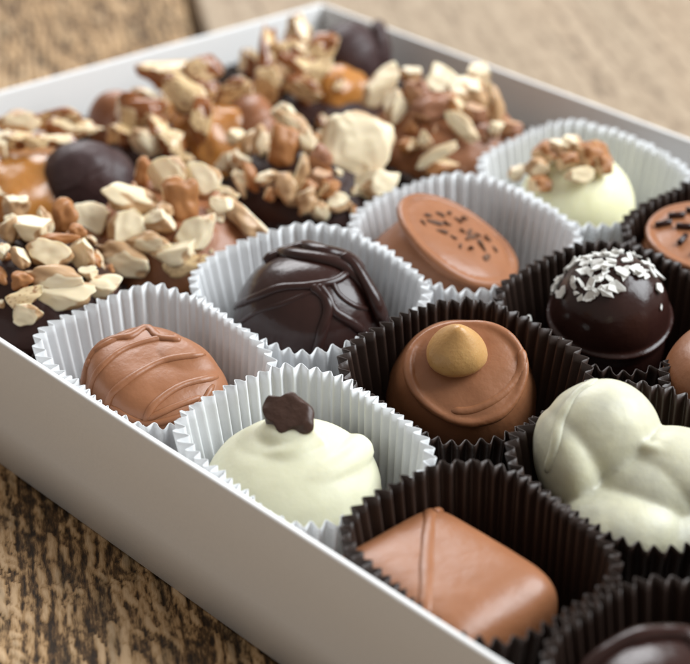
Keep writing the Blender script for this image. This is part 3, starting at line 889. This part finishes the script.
# ------------------------------------------------------------------ candies in cups
# milk chocolate with a lattice of stripes
rot = lean(15, 3, 40.9)
loc = (1.66, 12.75, 1.05)
t = candy('striped_chocolate', 'oval milk chocolate with a lattice of thin raised stripes', loc, rot)
body = [blob((.05, 0, .92), (1.16, 1.42, .92), 2.35, 4.4, taper=.14, nu=72, nv=40), blob((.5, -.1, 1.1), (.6, .8, .78), 2.4, 3)]
body = [(np.stack([v[:, 0] * (1 - .10 * v[:, 1] / 1.4), v[:, 1], v[:, 2]], 1), f) for v, f in body]
body = fuse(body, .035, 4, .03, .9, 2.2)
obj('shell', mesh('shell', *body, M['milk']), t)
fr = Front(body, rot, (0, .25, 1.5), 56.6)
for i, (c, r) in enumerate([
    ([(-66, -22), (-70, 0), (-60, 32), (-38, 46), (-8, 40), (20, 40), (36, 33)], .075),
    ([(-12, 38), (-54, 12), (-64, -18)], .055),
    ([(34, 34), (-17, 20), (-44, -4), (-52, -26)], .058),
    ([(60, 14), (16, 6), (-23, -20), (-33, -38)], .062),
    ([(73, -8), (40, -16), (16, -33), (6, -50)], .058),
    ([(58, -27), (34, -36), (8, -48)], .05),
    ([(70, -16), (52, -40), (8, -52), (-30, -36)], .05)]):
    obj('stripe', mesh('stripe', *fr.strand(c, r * 1.2, 44, -.005, .8, seed=i), M['milk']), t)

# square milk chocolate with one ridge
rot = Euler((R(3), R(-2), R(2)))
loc = (1.50, 5.18, .24)
t = candy('square_chocolate', 'pillow shaped square milk chocolate with one straight ridge across its corners', loc, rot)
body = fuse([blob((0, 0, 1.12), (1.26, 1.47, 1.06), 6.5, 4.2, nu=80, nv=40)], .04, 10, .018, .8, 4.4)
obj('shell', mesh('shell', *body, M['milk']), t)
tr = bvh(*body)
obj('ridge', mesh('ridge', *join([strand(tr, [(1.12, 1.38), (.55, .85), (-.1, .25), (-.62, -.25), (-1.15, -.72)], .12, 50, -.035, .58, wob=.15), strand(tr, [(1.2, 1.22), (1.02, 1.1), (.84, 1.02)], .07, 16, .0, .8)]), M['milk']), t)

# dark truffle with thick drizzle
rot = lean(0, 0)
t = candy('drizzled_truffle', 'round glossy dark chocolate truffle with thick dark drizzle', (5.5, 13.0, .2), rot)
body = fuse([blob((0, 0, 1.62), (1.43, 1.40, 1.46), 2.05, 2.15, nu=64, nv=40)], .04, 4, .03, .8, 6.1)
obj('shell', mesh('shell', *body, M['dark']), t)
fr = Front(body, rot, (0, 0, 1.85), 54)
for i, (c, r, fl, lf) in enumerate([
    ([(-46, 56), (-30, 64), (-2, 60), (30, 52), (52, 34), (66, 10), (74, -12)], .17, .75, .02),
    ([(-36, 70), (-10, 70), (14, 63), (38, 58), (50, 44)], .16, .7, .06),
    ([(30, 56), (42, 46), (58, 20), (68, -4)], .15, .8, .12),
    ([(-78, 10), (-52, 20), (-28, 29), (2, 31), (26, 36), (40, 46)], .085, .8, 0),
    ([(2, 31), (13, 22), (19, 10), (15, -8), (9, -28), (3, -52)], .10, .8, 0),
    ([(8, 32), (18, 20), (25, 6), (40, -4), (54, -14)], .105, .8, 0),
    ([(-70, -6), (-50, 6), (-24, 14), (4, 26), (20, 34)], .05, .7, -.01),
    ([(22, 36), (30, 22), (44, 12), (60, 8)], .06, .7, 0)]):
    obj('drizzle', mesh('drizzle', *fr.strand(c, r, 50, lf, fl, seed=i + 20, wob=.25), M['dark']), t)

# white mound with a dark chip
rot = lean(4, 0)
t = candy('white_mound', 'smooth white chocolate mound with a dark chocolate chip on its peak', (1.72, 8.9, .62), rot)
fold = tube(spline([(1.0, .55, 1.62), (1.0, .12, 1.78), (.62, -.42, 1.80), (.05, -.72, 1.68), (-.55, -.72, 1.45), (-1.0, -.4, 1.2)], 30), [.25 + .05 * math.sin(PI * i / 29) - .12 * max(0, i / 29 - .5) for i in range(30)], 12)
cap = tube(spline([(-.85, .5, 1.62), (-.6, -.1, 1.85), (-.1, -.3, 2.02), (.35, .05, 2.1)], 20), [.18 + .09 * i / 19 for i in range(20)], 12)
body = fuse([blob((0, 0, .9), (1.45, 1.45, 1.1), 2.1, 2.3), blob((-.02, .05, 1.2), (1.44, 1.40, 1.0)), blob((-.08, .15, 1.75), (.95, .9, .5)), blob((-.1, .18, 2.1), (.5, .46, .36)), fold, cap], .035, 8, .02, .9, 8.8)
obj('coating', mesh('coating', *body, M['white']), t)
tr = bvh(*body)
p, nrm = drape(tr, [(-.08, .18)])
V, F, _ = nut_chunk(77, 5, plate=True, wrinkle=.06, keep=.66)
V = V * np.array([.98, .70, .26])
Rm = np.array(Euler((R(38), R(18), R(-38))).to_matrix())
V = V @ Rm.T + np.array(p[0]) + np.array([0.0, 0.0, .05])
obj('chocolate_chip', mesh('chocolate_chip', V, F, M['chip']), t)

# milk chocolate with a lipped disc and a whole hazelnut
rot = lean(41, -5)
t = candy('hazelnut_chocolate', 'round milk chocolate with a folded lip and a whole hazelnut on top', (6.50, 9.76, 1.12), rot)
N = 56
lip = []
for i in range(N + 1):
    a = 2 * PI * i / N
    q = .95 + .05 * math.cos(2 * a + .5) + .03 * math.sin(3 * a)
    lip.append((q * math.cos(a), q * math.sin(a), 1.92 + .03 * math.sin(2 * a + 1)))
body = fuse([blob((-.1, .05, .95), (1.26, 1.26, .98), 2.1, 4.0, taper=.22), blob((0, 0, 1.88), (.98, .94, .16), 2.2, 2.6), tube(lip, .09, 10)], .034, 5, .05, .8, 3.7)
obj('shell', mesh('shell', *body, M['milk']), t)
tr = bvh(*body)
fold = spline([(1.0, .32), (.93, .0), (.74, -.34), (.42, -.60), (.02, -.74), (-.34, -.72)], 30)
obj('lip_fold', mesh('lip_fold', *strand(tr, fold, .085, 44, -.035, .7), M['milk']), t)
hz = []
pr = [(0, -.36), (.26, -.36), (.46, -.30), (.56, -.16), (.55, -.02), (.48, .13), (.38, .26), (.27, .38), (.17, .48), (.08, .555), (0, .58)]
pr = spline([(a, b, 0) for a, b in pr], 30)
V, F = [], []
for j, (r_, z_, _) in enumerate(pr):
    for i in range(40):
        a = 2 * PI * i / 40
        k = 1 + .03 * math.cos(3 * a + 1) + .02 * noise.noise(Vector((math.cos(a) * 2, math.sin(a) * 2, z_ * 3)))
        V.append((max(r_, .001) * k * math.cos(a), max(r_, .001) * k * .96 * math.sin(a), z_))
for j in range(len(pr) - 1):
    for i in range(40):
        F.append((j * 40 + i, j * 40 + (i + 1) % 40, (j + 1) * 40 + (i + 1) % 40, (j + 1) * 40 + i))
h = obj('hazelnut', mesh('hazelnut', V, F, M['hazelnut']), t)
h.location = Vector((-.14, .30, 2.27)) * CM
h.scale = (.93, .93, .95)
h.rotation_euler = (R(-20), R(7), 0)

# white coated nut cluster
rot = lean(0, 0)
t = candy('white_cluster', 'lumpy white coated cluster of several rounded nuts', (5.62, 4.88, .55), rot)
sh = [blob((0, 0, .8), (1.5, 1.45, .85), 2.2, 2.4),
      blob((-.60, .62, 2.05), (.98, .88, 1.02)), blob((-1.12, .45, 1.7), (.55, .95, .95), rot=(0, R(-12), R(10))),
      blob((.62, .05, 1.75), (.98, .78, .72), rot=(0, R(8), R(-20))), blob((1.2, .2, 1.7), (.7, .65, .6)),
      blob((-.35, -.65, 1.15), (1.05, .85, .68)), blob((.15, -.2, 1.5), (.9, .7, .7)),
      tube(spline([(-.1, .05, 2.3), (.25, -.18, 2.28), (.8, -.35, 2.2), (1.4, -.4, 2.0)], 20), .12, 10)]
body = fuse(sh, .042, 5, .03, 1.0, 9.1)
obj('coating', mesh('coating', *body, M['white_nutty']), t)
fr = Front(body, rot, (-.62, .62, 2.05), 62.5)
obj('coating_fold', mesh('coating_fold', *fr.strand([(-4, 62), (-28, 48), (-44, 22), (-52, -8), (-58, -30)], .10, 40, -.02, .7), M['white_nutty']), t)

# round milk chocolate, fleck topped, leaning right
rot = lean(6, 29)
t = candy('flecked_chocolate', 'round milk chocolate disc leaning over, topped with dark flecks', (8.68, 13.65, .92), rot)
lip = [((1.27 + .03 * math.sin(3 * a)) * math.cos(a), (1.27 + .03 * math.sin(3 * a)) * math.sin(a), 1.82) for a in [2 * PI * i / 56 for i in range(57)]]
body = fuse([blob((0, 0, .95), (1.32, 1.32, 1.0), 2.05, 4.5, taper=.16), blob((0, 0, 1.80), (1.2, 1.2, .22), 2.05, 2.3), tube(lip, .11, 10)], .036, 6, .03, .9, 5.7)
obj('shell', mesh('shell', *body, M['milk']), t)
tr = bvh(*body)
q = random.Random(8)
for i, (x, y) in enumerate([(-.75, .15), (-.5, .35), (-.35, .1), (-.1, .45), (0, .1), (.12, -.05), (.25, .1), (.35, .3), (.45, -.1), (.2, -.35), (.55, -.4), (-.2, -.3), (-.45, -.25), (.75, .1), (.05, .7), (-.6, -.05), (.15, .18), (.38, .02), (-.85, -.2), (.6, .35), (-.05, -.5), (-.3, .6)]):
    p, n_ = drape(tr, [(x, y)])
    V, F, _ = nut_chunk(500 + i % 6, 4, keep=.5)
    L = q.uniform(.16, .38)
    V = V * np.array([L, L * q.uniform(.25, .45), .06])
    V = V @ np.array(Euler((q.uniform(-.5, .5), q.uniform(-.5, .5), q.uniform(0, 6.3))).to_matrix()).T + np.array(p[0]) + np.array([0, 0, .02])
    obj('chocolate_fleck', mesh('chocolate_fleck', V, F, M['shaving']), t)

# dark dome with coconut
rot = lean(17, 0)
t = candy('coconut_chocolate', 'round dark chocolate dome sprinkled with white coconut flakes', (9.86, 9.55, .55), rot)
lip = [((1.145 + .012 * math.sin(4 * a)) * math.cos(a), (1.145 + .012 * math.sin(4 * a)) * math.sin(a), 1.78) for a in [2 * PI * i / 56 for i in range(57)]]
body = fuse([blob((0, 0, .9), (1.06, 1.06, .95), 2.05, 4.0, taper=-.05), blob((0, 0, 1.78), (1.10, 1.10, 1.18), 2.0, 2.05, nu=64, nv=40), tube(lip, .045, 10)], .03, 3, .016, .9, 1.9)
obj('shell', mesh('shell', *body, M['dark']), t)
fr = Front(body, rot, (0, 0, 1.8), 54.1)
def flake_mesh(seed):
    r = random.Random(seed)
    L, w = r.uniform(.20, .36), r.uniform(.09, .20)
    bm = bmesh.new()
    rim = []
    cv = r.uniform(-.3, 1.6)
    k = r.choice((4, 5, 6, 7))
    for i in range(k):
        a = 2 * PI * i / k + r.uniform(-.25, .25)
        rim.append((L / 2 * spow(math.cos(a), .7) * r.uniform(.8, 1.1), w / 2 * spow(math.sin(a), .7) * r.uniform(.75, 1.15)))
    V = [(x, y, .02 + cv * x * x + .4 * y * x) for x, y in rim] + [(x * .96, y * .96, -.012 + cv * x * x + .4 * y * x) for x, y in rim]
    F = [tuple(range(k)), tuple(range(2 * k - 1, k - 1, -1))] + [(i, i + k, (i + 1) % k + k, (i + 1) % k) for i in range(k)]
    bm.free()
    return mesh('coconut_flake', V, F, M['flake'], False)
FL = [flake_mesh(i) for i in range(16)]
poly = [(-66, 22), (-70, 34), (-55, 50), (-40, 63), (-12, 70), (24, 60), (44, 48), (50, 34), (32, 38), (14, 30), (-4, 22), (-18, 12), (-28, 12), (-46, 18)]
def inside(x, y):
    c = False
    for i in range(len(poly)):
        (x1, y1), (x2, y2) = poly[i - 1], poly[i]
        if (y1 > y) != (y2 > y) and x < (x2 - x1) * (y - y1) / (y2 - y1) + x1:
            c = not c
    return c
q = random.Random(21)
spots = [(-64, 30), (42, 24), (44, 6), (30, 36), (-24, 14), (-10, 18)]
while len(spots) < 94:
    x, y = q.uniform(-72, 52), q.uniform(8, 74)
    if inside(x, y):
        spots.append((x, y))
for i, (x, y) in enumerate(spots):
    p, n_ = fr.hit(x, y)
    o = obj('coconut_flake', FL[i % 16], t)
    o.location = (p + n_ * q.uniform(.005, .06)) * CM
    s = q.uniform(.75, 1.15) if i != 2 else .4
    o.scale = (s, s, s)
    o.rotation_euler = (n_.to_track_quat('Z', 'Y') @ Euler((q.gauss(0, .26), q.gauss(0, .26), q.uniform(0, 6.3))).to_quaternion()).to_euler()
for l, pos, e in [('loose coconut flake standing in the dark pleats at the dome\'s far side', (8.0, 9.75, 2.45), (1.2, .4, .6)),
                  ('loose coconut flake lower down in the dark pleats below the dome', (7.95, 8.85, 2.35), (1.0, -.3, 1.9))]:
    o = obj('coconut_flake', FL[3])
    o.location = Vector(pos) * CM
    o.rotation_euler = e
    tag(o, l, 'coconut flake', 'fallen coconut flakes')

# pale mound with toasted nuts
rot = lean(0, 0)
t = candy('nut_topped_mound', 'pale yellow white chocolate mound topped with toasted nut pieces', (13.1, 13.4, .25), (0, 0, 0))
body = fuse([blob((0, 0, .9), (1.36, 1.36, .95), 2.1, 2.2), blob((0, 0, 1.75), (1.22, 1.22, 1.15)), tube([(1.15 * math.cos(a), 1.15 * math.sin(a), 1.55) for a in [2 * PI * i / 40 for i in range(41)]], .16, 10)], .045, 8, .04, 1.0, 5.1)
obj('coating', mesh('coating', *body, M['yellow_white']), t)
add_nuts(t, 'D0')

# sprinkle topped milk chocolate at the picture's edge
rot = lean(8, 3)
t = candy('sprinkled_chocolate', 'round milk chocolate with a thin lip and dark rod sprinkles', (12.85, 9.8, .7), rot)
lip = [(1.2 * math.cos(a), 1.2 * math.sin(a), 2.02) for a in [2 * PI * i / 56 for i in range(57)]]
body = fuse([blob((0, 0, 1.05), (1.45, 1.45, 1.05), 2.05, 3.2, taper=.14), blob((0, 0, 1.98), (1.2, 1.2, .18), 2.05, 2.3), tube(lip, .085, 10)], .04, 5, .02, .9, 6.7)
obj('shell', mesh('shell', *body, M['milk']), t)
fr = Front(body, rot, (0, 0, 2.05), 51.5)
for x, y, a in [(-46, 12, 20), (-31, 21, 5), (-26, 9, -10), (-31, -5, 70), (-18, -16, 60), (-8, 14, 30), (-4, -4, 0), (8, 8, 100), (16, -12, 20), (22, 14, 60), (-12, 26, -20), (30, 0, 40), (4, 26, 10)]:
    p, n_ = fr.hit(x, y)
    d = (fr.r * math.cos(R(a)) + fr.u * math.sin(R(a)))
    d = (d - n_ * d.dot(n_)).normalized()
    c = p + n_ * .06
    obj('sprinkle', mesh('sprinkle', *tube([c - d * .17, c - d * .15, c + d * .15, c + d * .17], [.04, .06, .06, .04], 10), M['dark']), t)

# plain round milk chocolate, half out of the picture
t = candy('round_chocolate', 'plain round milk chocolate cut off by the picture edge', (9.35, 5.95, .75), lean(6, 0))
body = fuse([blob((0, 0, 1.25), (1.40, 1.40, 1.2), 2.05, 3.0, taper=.06)], .04, 6, .02, .8, 7.9)
obj('shell', mesh('shell', *body, M['milk']), t)

# dark dome nearest the camera
rot = lean(5, 0)
t = candy('swirled_dome', 'dark chocolate dome with a raised swirl, lowest in the picture', (1.75, .85, .35), rot)
body = fuse([blob((0, 0, 1.35), (1.4, 1.4, 1.28), 2.05, 2.2)], .045, 4, .03, .9, 8.3)
obj('shell', mesh('shell', *body, M['dark']), t)
fr = Front(body, rot, (0, 0, 1.6), 72)
obj('swirl', mesh('swirl', *fr.strand([(-92, 34), (-70, 66), (-40, 86), (-4, 88), (30, 66), (44, 30)], .17, 50, .02, .8), M['dark']), t)
obj('swirl', mesh('swirl', *fr.strand([(-84, 20), (-60, 34), (-46, 30), (-40, 10)], .13, 36, .0, .8), M['dark']), t)

# ------------------------------------------------------------------ the box's cells just beyond the picture's edge
def copy_thing(src, loc, rot, label, group=None):
    c = src.copy()
    COL.objects.link(c)
    c.location = Vector(loc) * CM
    if rot is not None:
        c.rotation_euler = rot
    c['label'] = label
    if group:
        c['group'] = group
    for ch in list(src.children):
        k = ch.copy(); COL.objects.link(k); k.parent = c
        for g in ch.children:
            d = g.copy(); COL.objects.link(d); d.parent = k
    return c

def first(name):
    return next(o for o in COL.objects if o.name == name)

for lab, x, y in [('dark brown pleated cup in the near corner under the right box wall', 13.1, .8), ('dark brown pleated cup by the right box wall beside the plain round milk chocolate', 13.1, 5.0), ('dark brown pleated cup by the short near wall behind the swirled dome', 9.4, .8)]:
    cup(D_, lab, x, y, 1.82, 1.9, 2.8, seed=int(x * 7 + y))
cup(D_, 'low dark cup under the turtle in the corner of front and back wall', 1.95, 22.2, 1.7, 2.1, 1.9, seed=40, tilt=(.05, .05))
copy_thing(first('drizzled_truffle'), (13.1, 4.9, .2), (0, 0, R(70)), 'dark drizzled truffle by the right box wall beside the plain round milk chocolate')
copy_thing(first('square_chocolate'), (13.1, .85, .3), (R(2), R(2), R(92)), 'square ridged milk chocolate in the near corner under the right box wall')
copy_thing(first('striped_chocolate'), (9.4, .85, .8), None, 'striped milk chocolate in a dark cup by the short near wall')
copy_thing(first('hazelnut_chocolate'), (5.7, 1.1, .9), None, 'hazelnut topped milk chocolate in the dark cup below the lumpy white cluster')
copy_thing(first('turtle_candy'), (1.95, 22.1, .16), (0, 0, R(115)), 'caramel turtle with a dull dark cap in the corner of front and back wall')
